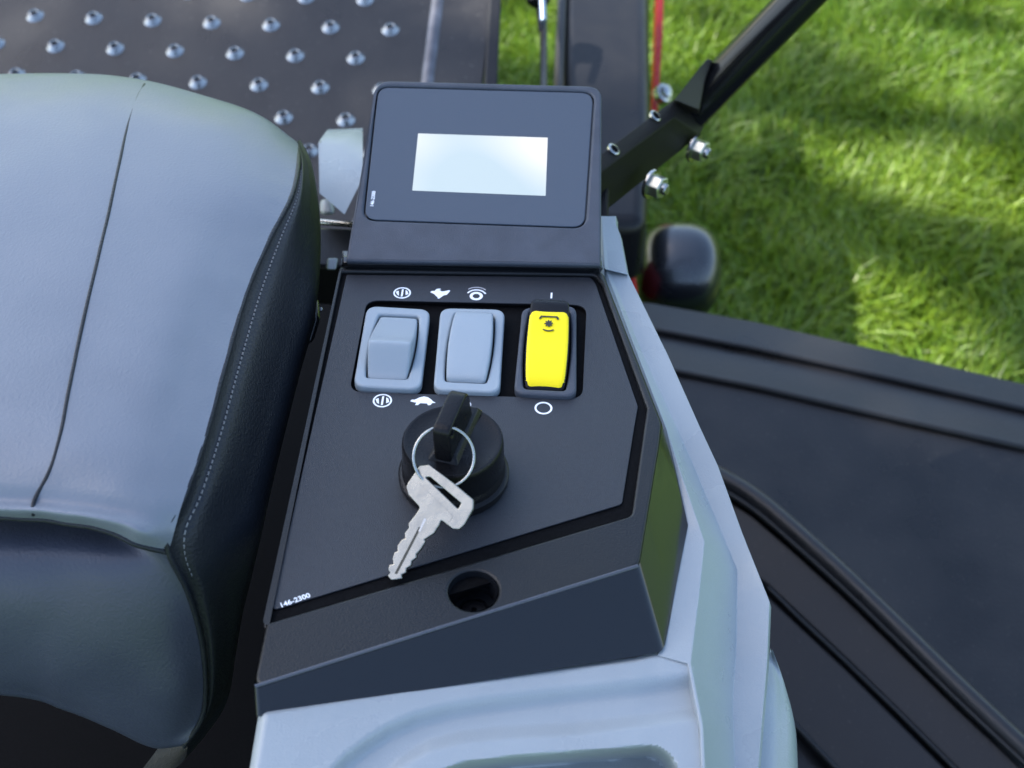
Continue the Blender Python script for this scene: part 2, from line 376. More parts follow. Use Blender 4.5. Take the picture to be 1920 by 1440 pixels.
# hole: counterbored screw well
lathe('screw_well', PF.mat(0, *hole), [(.0088, -.0003), (.0086, -.002), (.0082, -.011), (.0055, -.0115), (.005, -.014), (0, -.014)], M['gloss'], mower, opened=True)
lathe('screw_head', PF.mat(-.0138, *hole), [(.0045, 0), (.0045, .002), (.0025, .0028), (.0012, .0028), (.001, .0012), (0, .0012)], M['black'], mower)
# floor of the switch opening
plate('switch_bay', PF.mat(), [rnd([PF.uv(x, y) for x, y in [(680, 556), (1106, 565), (1100, 756), (645, 744)]], .006)], -3.6*mm, 1*mm, M['dark'], mower, .0002, 1)

# --- print on the label
HP = -0.93*mm
def sym(name, loops_list, m, parent, h=HP, T=PF, th=.00012, label=None):
    allv, allf = [], []; first = None
    objs = [plate(name, T.mat() if isinstance(T, Frame) else T, lp, h, th, m, None, .00002, 0) for lp in loops_list]
    bm = bmesh.new()
    for o in objs: bm.from_mesh(o.data)
    me = bpy.data.meshes.new(name); bm.to_mesh(me); bm.free()
    for o in objs: d = o.data; bpy.data.objects.remove(o); bpy.data.meshes.remove(d)
    return link(name, me, m, parent, label)
def cen(px, py, h=HP): return PF.uv(px, py, h)
def poly(c, pts, s): return [np.array([c[0]+x*s, c[1]+y*s]) for x, y in pts]
def ringl(c, r, w): return [circle(c[0], c[1], r, 36), circle(c[0], c[1], r-w, 36)[::-1]]
def arc(c, r, w, a0, a1, n=18, sx=1.0):
    A = np.linspace(R(a0), R(a1), n)
    return [np.array([c[0]+sx*r*math.cos(a), c[1]+r*math.sin(a)]) for a in A]+[np.array([c[0]+sx*(r-w)*math.cos(a), c[1]+(r-w)*math.sin(a)]) for a in A[::-1]]
def power_sym(px, py, name='symbol'):
    c = cen(px, py); s = .0001
    return sym(name, [ringl(c, .0039, .0007), [poly(c, [(-4, 24), (4, 27), (5, -24), (-3, -27)], s)], [poly(c, [(-29, 6), (-17, 14), (-11, -20), (-20, -14)], s)], [poly(c, [(29, -6), (17, -14), (13, 20), (22, 14)], s)]], M['white'], lab)
power_sym(754, 549); power_sym(717, 751)
c = cen(824, 550)
hare = [(-42, 6), (-36, 14), (-24, 15), (-16, 30), (-2, 34), (4, 30), (-4, 24), (2, 20), (10, 14), (24, 18), (40, 26), (46, 22), (40, 8), (34, -6), (20, -12), (10, -26), (2, -36), (-4, -36), (-6, -26), (-16, -16), (-22, -6), (-32, 0)]
sym('hare_symbol', [[poly(c, hare, .0001)]], M['white'], lab, label='white running hare symbol')
c = cen(792, 754)
tort = [(-50, 2), (-44, 12), (-34, 12), (-28, 16), (-16, 26), (2, 34), (20, 30), (34, 18), (42, 8), (54, 0), (40, -2), (34, -14), (24, -16), (20, -6), (-8, -6), (-16, -18), (-28, -18), (-24, -4), (-36, -2)]
sym('tortoise_symbol', [[poly(c, tort, .0001)]], M['white'], lab, label='white tortoise symbol')
c = cen(893, 555)
sym('brake_symbol', [ringl(c, .0029, .0013), [arc(c, .0047, .0007, 25, 155, sx=1.0)]], M['white'], lab)
c2 = cen(893, 553); sym('brake_symbol', [[arc(c2, .0056, .0004, 45, 135)]], M['grey_print'], lab)
c = cen(870, 759); sym('brake_symbol', [ringl(c, .0029, .0013)], M['white'], lab)
c = cen(1034, 554); sym('on_symbol', [[poly(c, [(-4, 20), (4, 20), (4, -20), (-4, -20)], .0001)]], M['white'], lab, label='white on bar above the yellow switch')
c = cen(1019, 765); sym('off_symbol', [ringl(c, .0036, .0008)], M['white'], lab, label='white off ring below the yellow switch')
def text(s, name, T, size, m, parent, h=0.00008):
    c_ = bpy.data.curves.new('t', 'FONT'); c_.body = s; c_.size = size; c_.extrude = .00004; c_.align_x = 'LEFT'; c_.offset = size*.02
    t = bpy.data.objects.new('t', c_); COL.objects.link(t)
    dg = bpy.context.evaluated_depsgraph_get(); dg.update()
    me = bpy.data.meshes.new_from_object(t.evaluated_get(dg)); bpy.data.objects.remove(t); bpy.data.curves.remove(c_)
    me.transform(T); return link(name, me, m, parent)
a = PF.uv(526, 1140, HP); b = PF.uv(581, 1120, HP); an = math.atan2(b[1]-a[1], b[0]-a[0])
text('146-2300', 'part_number', PF.mat(HP+.0001) @ Matrix.Translation((a[0], a[1], 0)) @ Matrix.Rotation(an, 4, 'Z'), .0029, M['white'], lab)

# --- rocker switches
def frame_of(pxs): return [PF.uv(x, y, 1*mm) for x, y in pxs]
def switch(frame_px, fr_wl, m_frame, m_rock, prof, ox, label, rm=None, faceplate=None):
    fo = rnd(frame_px and frame_of(frame_px), .0052, 8)
    fo = [np.array(q) for q in fo]
    q = frame_of(frame_px); cx = sum(a[0] for a in q)/4; y1 = (q[0][1]+q[1][1])/2; y0 = (q[2][1]+q[3][1])/2
    Wd = ((q[1][0]-q[0][0])+(q[2][0]-q[3][0]))/2; Ln = y1-y0
    ow, ol = Wd*fr_wl[0], Ln*fr_wl[1]; oy = (y0+y1)/2+ox[1]; oxx = cx+ox[0]
    def barrel(w, l, rr):
        pts = []
        for s in (1, -1):
            for t in np.linspace(-1, 1, 13): pts.append((oxx+s*w/2*(1-.13*(t*t)), oy-s*t*l/2*-1 if False else oy+(t if s > 0 else -t)*l/2))
        return pts
    b = barrel(ow, ol, .002); b2 = rnd(b, [.0022 if i in (0, 12, 13, 25) else 0 for i in range(26)], 5)
    fr = plate('rocker_switch', PF.mat(), [fo, b2], 1.3*mm, 4.6*mm, m_frame, mower, .0011, 4, label)
    # a raised inner lip and a dark floor
    plate('switch_well', PF.mat(), [fo], -2.2*mm, .8*mm, M['dark'] if rm is None else rm, fr, .0002, 1)
    # rocker paddle: lofted along its length
    w = ow-.0013; l = ol-.0012; rows = []
    pv = catmull(prof, 7) if len(prof) > 2 else np.array(prof)
    for t, h in pv:
        hw = w/2*(1-.13*(2*t-1)**2); y = oy+(t-.5)*l; e = min(t, 1-t)
        if e < .03: hw -= .0008*(1-e/.03)
        r = min(.0011, hw*.4); row = [(oxx-hw, y, -.002)]
        for a_ in np.linspace(180, 90, 6): row.append((oxx-hw+r+r*math.cos(R(a_)), y, h-r+r*math.sin(R(a_))))
        for s in np.linspace(-.6, .6, 5): row.append((oxx+s*(hw-r), y, h+.00015*(1-s*s)))
        for a_ in np.linspace(90, 0, 6): row.append((oxx+hw-r+r*math.cos(R(a_)), y, h-r+r*math.sin(R(a_))))
        row.append((oxx+hw, y, -.002)); rows.append([PF.w(*q) for q in row])
    e0 = [PF.w(oxx+(PF_x-oxx), oy-.5*l, -.002) for PF_x in [((q-PF.o)@PF.ex) for q in rows[0]]]
    e1 = [PF.w(((q-PF.o)@PF.ex), oy+.5*l, -.002) for q in rows[-1]]
    rows = [e0]+rows+[e1]
    rk = grid('rocker', rows, m_rock, fr, ang=50)
    return fr, rk, (oxx, oy, w, l), pv
SWL = [(688, 573), (807, 580), (789, 731), (662, 724)]
SWM = [(826, 577), (947, 580), (937, 737), (812, 731)]
SWR = [(979, 577), (1081, 572), (1081, 744), (963, 738)]
A = [(0, -.001), (.02, -.0002), (.08, .0016), (.18, .0054), (.27, .0090), (.31, .0098), (.36, .0092), (.5, .0066), (.7, .0038), (.9, .0014), (.97, .0008), (1, -.0002)]
switch(SWL, (.71, .79), M['switch'], M['switch'], A, (0, .0002), 'light grey rocker switch beside the seat, with a ridge across its lower half')
B = [(0, .0004), (.03, .0020), (.1, .0028), (.3, .0036), (.55, .0044), (.8, .0046), (.94, .0040), (1, .0028)]
switch(SWM, (.71, .83), M['switch'], M['switch'], B, (.0002, .0008), 'light grey rocker switch behind the ignition knob, with a smooth bulging paddle')
Cc = [(0, -.0008), (.03, .0006), (.1, .0024), (.3, .0038), (.55, .0048), (.8, .0064), (.94, .0076), (1, .0072)]
frm, rk, (ox_, oy_, w_, l_), pv = switch(SWR, (.80, .90), M['house'], M['knob'], Cc, (.0, .0003), 'black framed rocker switch with a yellow face')
rows = []
for t in np.linspace(.004, .87, 26):
    h = np.interp(t, pv[:, 0], pv[:, 1])+.0004
    hw = (w_-.0006)/2*(1-.13*(2*t-1)**2); e = min((t-.004)/.07, (.87-t)/.07, 1); hw -= .0026*(1-math.sqrt(max(0, 1-(1-e)**2)))
    dh = .0006*(1-e)**2; y = oy_+(t-.5)*l_
    rows.append([PF.w(ox_+s*hw, y, h-dh-.0008*max(0, abs(s)-.86)**2/.02-(.0012 if abs(s) > .999 else 0)) for s in np.concatenate([[-1], np.linspace(-.995, .995, 21), [1]])])
yf = grid('yellow_face', rows, M['yellow'], frm, ang=60, label='bright yellow rocker face')
# symbol on the yellow face lies on its slope
tq = .70; yy = oy_+(tq-.5)*l_; hh = np.interp(tq, pv[:, 0], pv[:, 1])+.0009
slope = math.atan((np.interp(.8, pv[:, 0], pv[:, 1])-np.interp(.65, pv[:, 0], pv[:, 1]))/(.15*l_))
Ts = PF.mat(hh, ox_, yy) @ Matrix.Rotation(slope, 4, 'X') @ Matrix.Diagonal((1.15, 1.25, 1, 1))
gear = []
for i in range(32):
    rr_ = .0016 if i % 4 < 2 else .00105; a_ = 2*math.pi*i/32; gear.append(np.array([rr_*math.cos(a_), rr_*math.sin(a_)]))
z2 = np.zeros(2)
sym('pto_symbol', [[gear], [arc(z2+[0, -.0002], .0034, .0005, 232, 308)], [[np.array(q)*.0001 for q in [(-36, 18), (-36, 26), (-30, 34), (30, 34), (36, 26), (36, 18), (30, 20), (26, 28), (-26, 28), (-30, 20)]]]], M['blackp'], frm, 0, Ts, label='black power take-off symbol')

# --- ignition knob
kc = PF.uv(851, 893); kx, ky = kc
KT = PF.mat(0, kx, ky)
lathe('ignition_collar', KT, [(.0205, -.001), (.0210, .0005), (.0210, .0028), (.0202, .0036), (.0196, .0038), (.0196, .0058), (.0190, .0066), (.0190, .008), (.0180, .008)], M['knob'], mower, label='black ribbed collar under the ignition knob')
kn = lathe('ignition_knob', KT, [(.0170, .0075), (.0190, .0078), (.0192, .0090), (.0190, .0175), (.0188, .0192), (.0183, .0199), (.0174, .0200), (.0168, .0197), (.010, .0203), (0, .0206)], M['knob'], mower, label='round black ignition knob cap')
# key grip: a thin upright blade across the cap
ga = R(13)   # swing of the blade
gx, gy = .0006, .0015
def gp(u, h, t): # u along blade, t across
    x = gx+t*math.cos(ga)+u*math.sin(ga)*1.0; y = gy-t*math.sin(ga)+u*math.cos(ga); return KT @ Vector((x, y, h))
prof = rnd([(-.0135, .0195), (-.0150, .0375), (.0075, .0385), (.0125, .0190)], [.0005, .0035, .007, .0005], 6)
prof_hole = circle(-.0102, .0335, .0022, 20)
Tg = KT @ Matrix.Translation((gx, gy, 0)) @ Matrix.Rotation(-ga, 4, 'Z') @ Matrix(((0, 0, 1, 0), (1, 0, 0, 0), (0, 1, 0, 0), (0, 0, 0, 1)))
grip = plate('key_grip', Tg, [prof, prof_hole], .0033, .0066, M['knob'], mower, .0010, 4, 'black upright blade of the ignition key with a hole for the ring')
# small hood under the blade
prism('grip_foot', [gp(u, .0225, t) for u, t in ((-.012, -.0042), (.015, -.0042), (.015, .0042), (-.012, .0042))], [gp(u, .0196, t) for u, t in ((-.0145, -.0062), (.0165, -.0062), (.0165, .0062), (-.0145, .0062))], M['knob'], kn, .0008)

# --- key ring (hangs through the grip hole) and spare key
hw_ = np.array(Tg @ Vector((-.0102, .0335, 0)))
ringc = D(832, 857, np.dot(hw_-CAM, cf)-.0005)
e1 = hw_-ringc; rad = np.linalg.norm(e1); e1 /= rad
nrm = -ray(832, 857); nrm = nrm/np.linalg.norm(nrm)+np.array([.10, -.2, -.25]); nrm -= (nrm@e1)*e1; nrm /= np.linalg.norm(nrm); e2 = np.cross(nrm, e1)
rad = 57/F*np.dot(ringc-CAM, cf)
pts = []
for i in range(150):
    a_ = 2*math.pi*i/150*1.7+R(200); rr_ = rad; pts.append(ringc+rr_*(math.cos(a_)*e1+math.sin(a_)*e2)+nrm*.0011*(i/150-.5))
kr = tube('key_ring', pts, .00055, M['steel'], None, 10)
tag(kr, 'silver wire ring hanging from the black ignition key blade', 'key ring')

# key plane: passes near the ring bottom, slopes down to the panel
def KP(px, py):
    s = (py-880)/(1085-880)          # 0 at the bow, 1 at the tip
    return PF.uv(px, py, (1-s)*.0115+s*.0006), (1-s)*.0115+s*.0006
q0 = PF.p(815, 905, .0215); q1 = PF.p(742, 1085, .0004)
kyv = q0-q1; kyv /= np.linalg.norm(kyv)
kxv = PF.p(880, 948, .0185)-PF.p(790, 880, .0225); kxv -= (kxv@kyv)*kyv; kxv /= np.linalg.norm(kxv)
knv = np.cross(kxv, kyv)
TK = Matrix(((kxv[0], kyv[0], knv[0], q1[0]), (kxv[1], kyv[1], knv[1], q1[1]), (kxv[2], kyv[2], knv[2], q1[2]), (0, 0, 0, 1)))
def kuv(px, py):
    d = ray(px, py); t = -((CAM-q1)@knv)/(d@knv); q = CAM+t*d-q1; return np.array([q@kxv, q@kyv])
bow = [kuv(x, y) for x, y in [(788, 874), (806, 872), (852, 907), (889, 938), (888, 955), (872, 984), (862, 993), (850, 992), (828, 975)]]
bow2 = [kuv(x, y) for x, y in [(789, 952), (767, 928), (763, 914), (766, 906)]]
right = [(825, 984), (815, 1000), (797, 1012), (799, 1016), (790, 1030), (781, 1040), (782, 1046), (773, 1052), (772, 1060), (763, 1066), (762, 1074), (754, 1078), (755, 1085)]
left = [(735, 1088), (728, 1080), (733, 1074), (729, 1068), (731, 1060), (739, 1058), (737, 1048), (741, 1036), (747, 1034), (746, 1024), (755, 1012), (761, 1010), (760, 1000), (768, 990), (767, 982), (780, 966)]
outl = bow+[kuv(x, y) for x, y in right]+[kuv(x, y) for x, y in left]+bow2
slot = rnd([kuv(x, y) for x, y in [(798, 895), (808, 895), (866, 944), (860, 955)]], .0004, 4)
outl = rnd(outl, [.0012]*9+[0]*len(right)+[0]*len(left)+[.0012]*4, 3)
key = plate('key', TK, [outl, slot], .0009, .0018, M['keymetal'], None, .0003, 2)
tag(key, 'silver spare key hanging from the wire ring over the console label', 'key')
gl = rnd([kuv(x, y) for x, y in [(787, 988), (791, 990), (746, 1077), (741, 1076)]], .0001)
plate('key_groove', TK, [gl], .00094, .0001, M['blackp'], key, .00001, 0)
gl = [kuv(x, y) for x, y in [(797, 972), (801, 974), (789, 998), (786, 997)]]
plate('key_highlight_strip', TK, [gl], .00098, .0001, M['steel'], key, .00001, 0).name = 'key_glint'  # lighter strip painted as a highlight beside the key groove
# worn raised bands on the bow
fr_ = [kuv(x, y) for x, y in [(784, 904), (851, 968), (843, 982), (773, 922)]]
plate('bow_panel', TK, [rnd(fr_, .0012)], .00105, .0002, M['keymetal'], key, .00006, 1)

# --- display head
out_px = [(705, 150), (1112, 160), (1128, 180), (1124, 497), (649, 488), (690, 168)]
do = [DF.uv(706, 150), DF.uv(1128, 161), DF.uv(1127, 497), DF.uv(648, 489)]
rx = [DF.uv(707, 160), DF.uv(1115, 171), DF.uv(1098, 427), DF.uv(680, 412)]
dro = rnd(do, [.0075, .0075, .001, .001], 8); rec = rnd(rx, .0065, 8)
head = plate('display_housing', DF.mat(), [dro, rec], 0, 3*mm, M['house'], mower, .0012, 4, 'slate grey housing of the display')
back = [DF.w(q[0], q[1], -2.6*mm) for q in rnd(do, [.0075, .0075, .001, .001], 5)]
lowb = [DF.w(q[0]*.985+.0005, q[1]*.985+.001, -26*mm) for q in rnd(do, [.0075, .0075, .001, .001], 5)]
prism('housing_body', back, lowb, M['gloss'], head, .0008, 2)
def inset(pts, d):
    c = sum(pts)/len(pts); return [p_-np.array([np.sign((p_-c)[0])*d, np.sign((p_-c)[1])*d]) for p_ in pts]
pp = inset([np.array(q) for q in rx], .0007)
dp = plate('display_panel', DF.mat(), [rnd(pp, .006, 8)], -.5*mm, 1.2*mm, M['panel'], mower, .0003, 2, 'slate grey film panel around the screen')
sc = [DF.uv(784, 250, -.0004), DF.uv(1027, 258, -.0004), DF.uv(1023, 367, -.0004), DF.uv(773, 357, -.0004)]
w_2 = (sc[1][0]-sc[0][0]+sc[2][0]-sc[3][0])/2; 
scr = plate('screen', DF.mat(), [sc], -.42*mm, .1*mm, M['lcd'], dp, .00002, 0, 'bright washed-out white screen')
a = DF.uv(700, 387); b = DF.uv(703, 348)
text('146-2300', 'part_number', DF.mat(-.0004) @ Matrix.Translation((a[0], a[1], 0)) @ Matrix.Rotation(R(90), 4, 'Z'), .0023, M['white'], dp)
# lip under the display, down to the label
lip_t = [DF.w(*DF.uv(649, 489), -.001), DF.w(*DF.uv(1127, 497), -.001)]
prism('display_foot', [PF.p(642, 480, 4*mm), PF.p(1128, 488, 4*mm), PF.p(1128, 500, 4*mm), PF.p(642, 493, 4*mm)],
      [PF.p(640, 470, -6*mm), PF.p(1130, 478, -6*mm), PF.p(1131, 506, -6*mm), PF.p(640, 500, -6*mm)], M['gloss'], head, .0008)

# --- grey fender: outer rail with folded ridges
A_ = [(1120, 405, -14), (1126, 500, -12), (1190, 665, -8), (1243, 800, -7), (1262, 873, -11), (1285, 981, -16), (1258, 1150, -18.5), (1246, 1208, -20), (1232, 1228, -20), (1225, 1300, -23), (1225, 1440, -24), (1225, 1580, -25)]
def interp_line(L_, y):
    L_ = np.array(L_, float); return np.array([np.interp(y, L_[:, 1], L_[:, 0]), y, np.interp(y, L_[:, 1], L_[:, 2])])
Bl = [(1128, 405, -13), (1134, 500, -11), (1197, 665, -8), (1249, 800, -7), (1272, 873, -10), (1321, 1016, -16), (1310, 1120, -18), (1295, 1243, -20), (1318, 1360, -21), (1322, 1440, -22), (1330, 1580, -23)]
Cl = [(1132, 405, -13), (1140, 500, -12), (1206, 665, -11), (1268, 800, -14), (1300, 873, -20), (1360, 1016, -31), (1382, 1068, -36), (1380, 1220, -45), (1373, 1320, -47), (1378, 1440, -48), (1384, 1580, -49)]
Dl = [(1155, 420, -13), (1163, 440, -13), (1176, 510, -12), (1252, 665, -11), (1312, 800, -14), (1346, 873, -19), (1392, 1000, -29), (1443, 1128, -38), (1438, 1250, -45), (1430, 1340, -47), (1422, 1440, -48), (1412, 1580, -49)]
ys = sorted(set([405, 420, 440, 470, 500, 510, 560, 610, 665, 730, 800, 836, 873, 925, 981, 998, 1016, 1042, 1068, 1098, 1120, 1128, 1150, 1180, 1208, 1228, 1243, 1300, 1340, 1360, 1400, 1440, 1510, 1580]))
rows = []
for y in ys:
    a3, b3, c3, d3 = (interp_line(q, y) for q in (A_, Bl, Cl, Dl))
    if y > 1228: a3 = b3-np.array([6, 0, 0]); a3[2] = b3[2]
    r_ = [PF.p(*q[:2], q[2]*mm) for q in (a3, b3, c3, d3)]
    inn = r_[0]-PF.n*.03
    o1 = r_[3]+np.array([.0012, 0, -.004]); o2 = r_[3]+np.array([.004, 0, -.16])
    rows.append([inn, r_[0]]+[r_[1]]+[r_[2]]+[r_[3]]+[o1, o2])
fen = mesh('fender', [q for r_ in rows for q in r_], [(i*7+j, i*7+j+1, (i+1)*7+j+1, (i+1)*7+j) for i in range(len(rows)-1) for j in range(6)]+[tuple(range(7))], M['grey'], mower, 25, 'light grey plastic fender with folded ridges', .0009, 3)
# fender crease joint near the top
prism('fender_joint', [PF.p(1134, 503, -9*mm), PF.p(1176, 512, -10.5*mm), PF.p(1177, 515, -10.5*mm), PF.p(1135, 505, -9*mm)], [PF.p(1134, 503, -13*mm), PF.p(1176, 512, -13*mm), PF.p(1177, 515, -13*mm), PF.p(1135, 505, -13*mm)], M['switch'], fen, .0002)
# lower lobe outside the rail
lob = [[(1445, 1215, -66), (1446, 1222, -66), (1448, 1228, -66)], [(1430, 1300, -58), (1460, 1285, -62), (1474, 1300, -72)], [(1420, 1370, -58), (1462, 1360, -62), (1491, 1362, -74)], [(1415, 1440, -58), (1460, 1440, -62), (1496, 1440, -76)], [(1410, 1580, -58), (1460, 1580, -62), (1500, 1580, -78)]]
lp = patch(np.array([[PF.p(x, y, h*mm) for x, y, h in r_]+[PF.p(r_[-1][0], r_[-1][1], r_[-1][2]*mm)+np.array([.004, 0, -.05])] for r_ in lob]), 6)
grid('fender_lobe', lp, M['grey'], fen, ang=50)

# fender deck in front of the console, with its tray
rimF = np.array([(490, 1333, -6.5), (760, 1290, -11.5), (1051, 1247, -17.5), (1190, 1234, -19), (1228, 1222, -20), (1300, 1243, -21)], float)
def rim(s):
    x = 486+s*(1300-486)
    y = np.interp(x, rimF[:, 0], rimF[:, 1]) if x < 1228 else np.interp(x, [1228, 1244, 1300], [1223, 1212, 1243])
    return x, y, np.interp(x, rimF[:, 0], rimF[:, 2])
def edge_y(x, pts): return np.interp(x, [p_[0] for p_ in pts], [p_[1] for p_ in pts])
def sst(a, b, x): t = np.clip((x-a)/(b-a), 0, 1); return t*t*(3-2*t)
rows = []; NS, NT = 150, 130
poc = None
for j in range(NT+1):
    t = j/NT; row = []
    for i in range(NS+1):
        s = i/NS; x, y, h = rim(s)
        if x > 1228: y = 1222+(x-1228)*.29
        yb = 1640; xb = 435+s*(1332-435)
        X = x+(xb-x)*t; Y = y+(yb-y)*t
        hb = h*(1-t)+t*(-12-11*s)
        hb -= .8*sst(0, .02, t)*0
        # first soft step: curve from lower left sweeping right
        yc = np.interp(X, [560, 620, 650, 690, 730, 780, 840, 900, 1000, 1180, 1300], [1520, 1440, 1408, 1378, 1353, 1331, 1315, 1305, 1292, 1272, 1258])
        st = sst(-4, 40, Y-yc)
        # lip rises again, then the pocket
        yl = np.interp(X, [560, 690, 753, 807, 870, 940, 1080, 1287, 1330], [1640, 1500, 1440, 1408, 1393, 1386, 1378, 1352, 1350])
        xr = 1262; yp = np.interp(X, [740, 800, 873, 960, 1080, 1190, 1330], [1530, 1462, 1436, 1426, 1417, 1408, 1395])
        lipv = sst(-28, 6, Y-yl)
        # pocket signed distance (rounded right corner)
        dx = (xr-X); dy = (Y-yp); rc = 55.
        if dx < rc and dy < rc: sdp = rc-math.hypot(rc-dx, rc-dy)
        else: sdp = min(dx, dy)
        pk = sst(-10, 14, sdp)
        hh_ = hb-5.0*st+3.2*lipv*st-45*pk
        # rolled outer edges
        eL = X-(486+(435-486)*t); hh_ -= 3.0*(1-sst(0, 14, eL))
        hh_ -= 1.2*(1-sst(0, 10, (Y-y)))
        row.append(PF.p(X, Y, hh_*mm))
    row.insert(0, row[0]-PF.n*.12)
    rows.append(row)
rows.insert(0, [q-PF.n*.012 for q in rows[0]])
rows.append([q-PF.n*.14 for q in rows[-1]])
grid('fender_deck', rows, M['grey'], fen, ang=60, label='light grey fender top with a moulded tray')

# --- seat
SH = lambda x, y, h: PF.p(x, y, h*mm)
K = [(558, 262, 8), (560, 305, 20), (545, 365, 24), (507, 445, 26), (470, 525, 27), (445, 610, 28), (412, 735, 28), (378, 855, 27), (335, 965, 24), (295, 1018, 18)]
ty = [(0, 0), (1, 0)]
seat = bpy.data.objects.new('seat', bpy.data.meshes.new('seat_base')); 
rows = [
 [(-430, 190, -6), (60, 172, -6), (240, 172, -6), (400, 205, -6), (480, 235, -5), (553, 268, -4)],
 [(-430, 156, 14), (60, 138, 15), (245, 146, 15), (405, 186, 14), (490, 218, 13), (558, 268, 8)],
 [(-430, 200, 30), (50, 185, 31), (232, 190, 30), (390, 225, 28), (480, 258, 24), (560, 305, 19)],
 [(-430, 300, 38), (40, 295, 38), (220, 300, 37), (385, 320, 34), (475, 345, 30), (547, 368, 24)],
 [(-430, 430, 40), (30, 430, 40), (205, 430, 39), (350, 437, 36), (438, 442, 31), (506, 448, 26)],
 [(-430, 580, 40), (20, 580, 40), (180, 575, 39), (310, 570, 37), (395, 560, 32), (462, 550, 27)],
 [(-430, 730, 39), (10, 725, 39), (160, 720, 38), (280, 712, 36), (355, 700, 32), (421, 690, 28)],
 [(-430, 850, 36), (5, 848, 36), (140, 842, 36), (245, 835, 34), (318, 825, 31), (385, 820, 27)],
 [(-430, 900, 33), (5, 903, 33), (130, 908, 32), (222, 917, 31), (285, 928, 28), (345, 935, 24)],
 [(-430, 932, 29), (5, 936, 29), (130, 944, 28.5), (228, 958, 27), (282, 972, 24.5), (330, 985, 19)],
 [(-430, 951, 28.5), (5, 957, 28.5), (130, 966, 28.5), (222, 982, 27), (272, 1002, 23.5), (322, 1016, 14)],
 [(-430, 966, 18), (5, 972, 18), (130, 983, 18), (208, 1000, 17), (256, 1023, 14), (316, 1038, 8)],
]
C = np.array([[SH(*q) for q in r_] for r_ in rows])
pt = patch(C, 10)
qq = (pt-O)@np.stack([PF.ex, PF.ey], 1)*1000     # soft wrinkles in the cover, in mm
wr = .2*np.sin(qq[..., 0]/17+2*np.sin(qq[..., 1]/41))*np.sin(qq[..., 1]/29+1.3*np.sin(qq[..., 0]/23))+.05*np.sin(qq[..., 0]/5.3+qq[..., 1]/9+3*np.sin(qq[..., 1]/31))
nr_ = pt.shape[0]; puck = np.exp(-((np.arange(nr_)-nr_+6)/7.)**2)[:, None]*np.sin(qq[..., 0]/3.4+np.sin(qq[..., 0]/11))*.28
pk2 = np.exp(-((np.arange(pt.shape[1])-pt.shape[1]+4)/4.)**2)[None]*np.sin(qq[..., 1]/2.9+np.sin(qq[..., 1]/13)*2)*.1
pt = pt+((wr+puck+pk2)*mm)[..., None]*PF.n
seat = grid('seat', pt, M['vinyl'], mower, ang=60, label='light grey vinyl seat cushion with a black bolster')
# bolster side
KS = [(555, 262, 4), (560, 305, 18), (547, 368, 23), (506, 448, 25), (462, 550, 26), (421, 690, 27), (385, 820, 26), (345, 935, 23), (315, 992, 18), (318, 1042, 8), (352, 1110, -12), (378, 1200, -38), (386, 1290, -64), (378, 1350, -82), (345, 1400, -98)]
MS = [(562, 266, 0), (584, 310, 2), (598, 385, 0), (601, 470, -4), (590, 580, -8), (563, 680, -10), (530, 810, -12), (506, 910, -14), (488, 990, -16), (472, 1060, -26), (456, 1130, -42), (443, 1210, -62), (430, 1288, -84), (402, 1335, -96), (352, 1395, -104)]
rows = []
for (a_, b_) in zip(KS, MS):
    a_ = np.array(a_, float); b_ = np.array(b_, float); r_ = []
    for s in (0, .12, .35, .68, 1):
        q = a_+(b_-a_)*s; q[2] += 7*math.sin(math.pi*min(1, s*1.1))*(.4 if s < .2 else 1)*.8; r_.append(SH(*q))
    low = b_.copy(); r_.append(r_[-1]+np.array([-.008, 0, -.022])); r_.append(r_[-1]+np.array([-.03, 0, -.03]))
    rows.append(r_)
pb = patch(np.array(rows), 8)
bol = grid('seat_bolster', pb, M['vinylb'], seat, ang=60, label='black vinyl side of the seat')
tube('piping', pb[4:, 0][::2]+PF.n*.0003, .0011, M['vinylb'], seat, 8)
# backrest pad below the cushion edge
tube('piping', pt[-2, ::2], .0012, M['vinylb'], seat, 8)
rows = [
 [(-430, 955, 2), (5, 962, 2), (120, 972, 2), (190, 988, 2), (250, 1016, 4), (310, 1034, 9)],
 [(-430, 1030, 0), (5, 1035, 1), (120, 1040, 1), (200, 1048, 1), (275, 1060, 0), (332, 1072, -2)],
 [(-430, 1120, -14), (5, 1125, -13), (120, 1125, -13), (215, 1125, -12), (300, 1128, -14), (362, 1132, -19)],
 [(-430, 1190, -34), (5, 1200, -33), (120, 1210, -33), (220, 1215, -33), (310, 1218, -36), (380, 1215, -43)],
 [(-430, 1240, -52), (5, 1260, -54), (120, 1280, -56), (225, 1300, -60), (318, 1305, -60), (385, 1292, -65)],
 [(-430, 1262, -64), (5, 1290, -68), (120, 1318, -74), (215, 1352, -80), (305, 1378, -88), (374, 1352, -84)],
 [(-430, 1276, -76), (5, 1304, -80), (120, 1332, -86), (205, 1366, -94), (285, 1402, -104), (345, 1398, -98)],
 [(-430, 1262, -110), (5, 1290, -114), (120, 1318, -118), (205, 1350, -124), (285, 1385, -130), (335, 1385, -125)],
]
bp = patch(np.array([[SH(*q) for q in r_] for r_ in rows]), 8)
bk_ = grid('backrest', bp, M['darkened'], mower, ang=60, label='grey vinyl pad with shade painted in, below the rear edge of the seat')
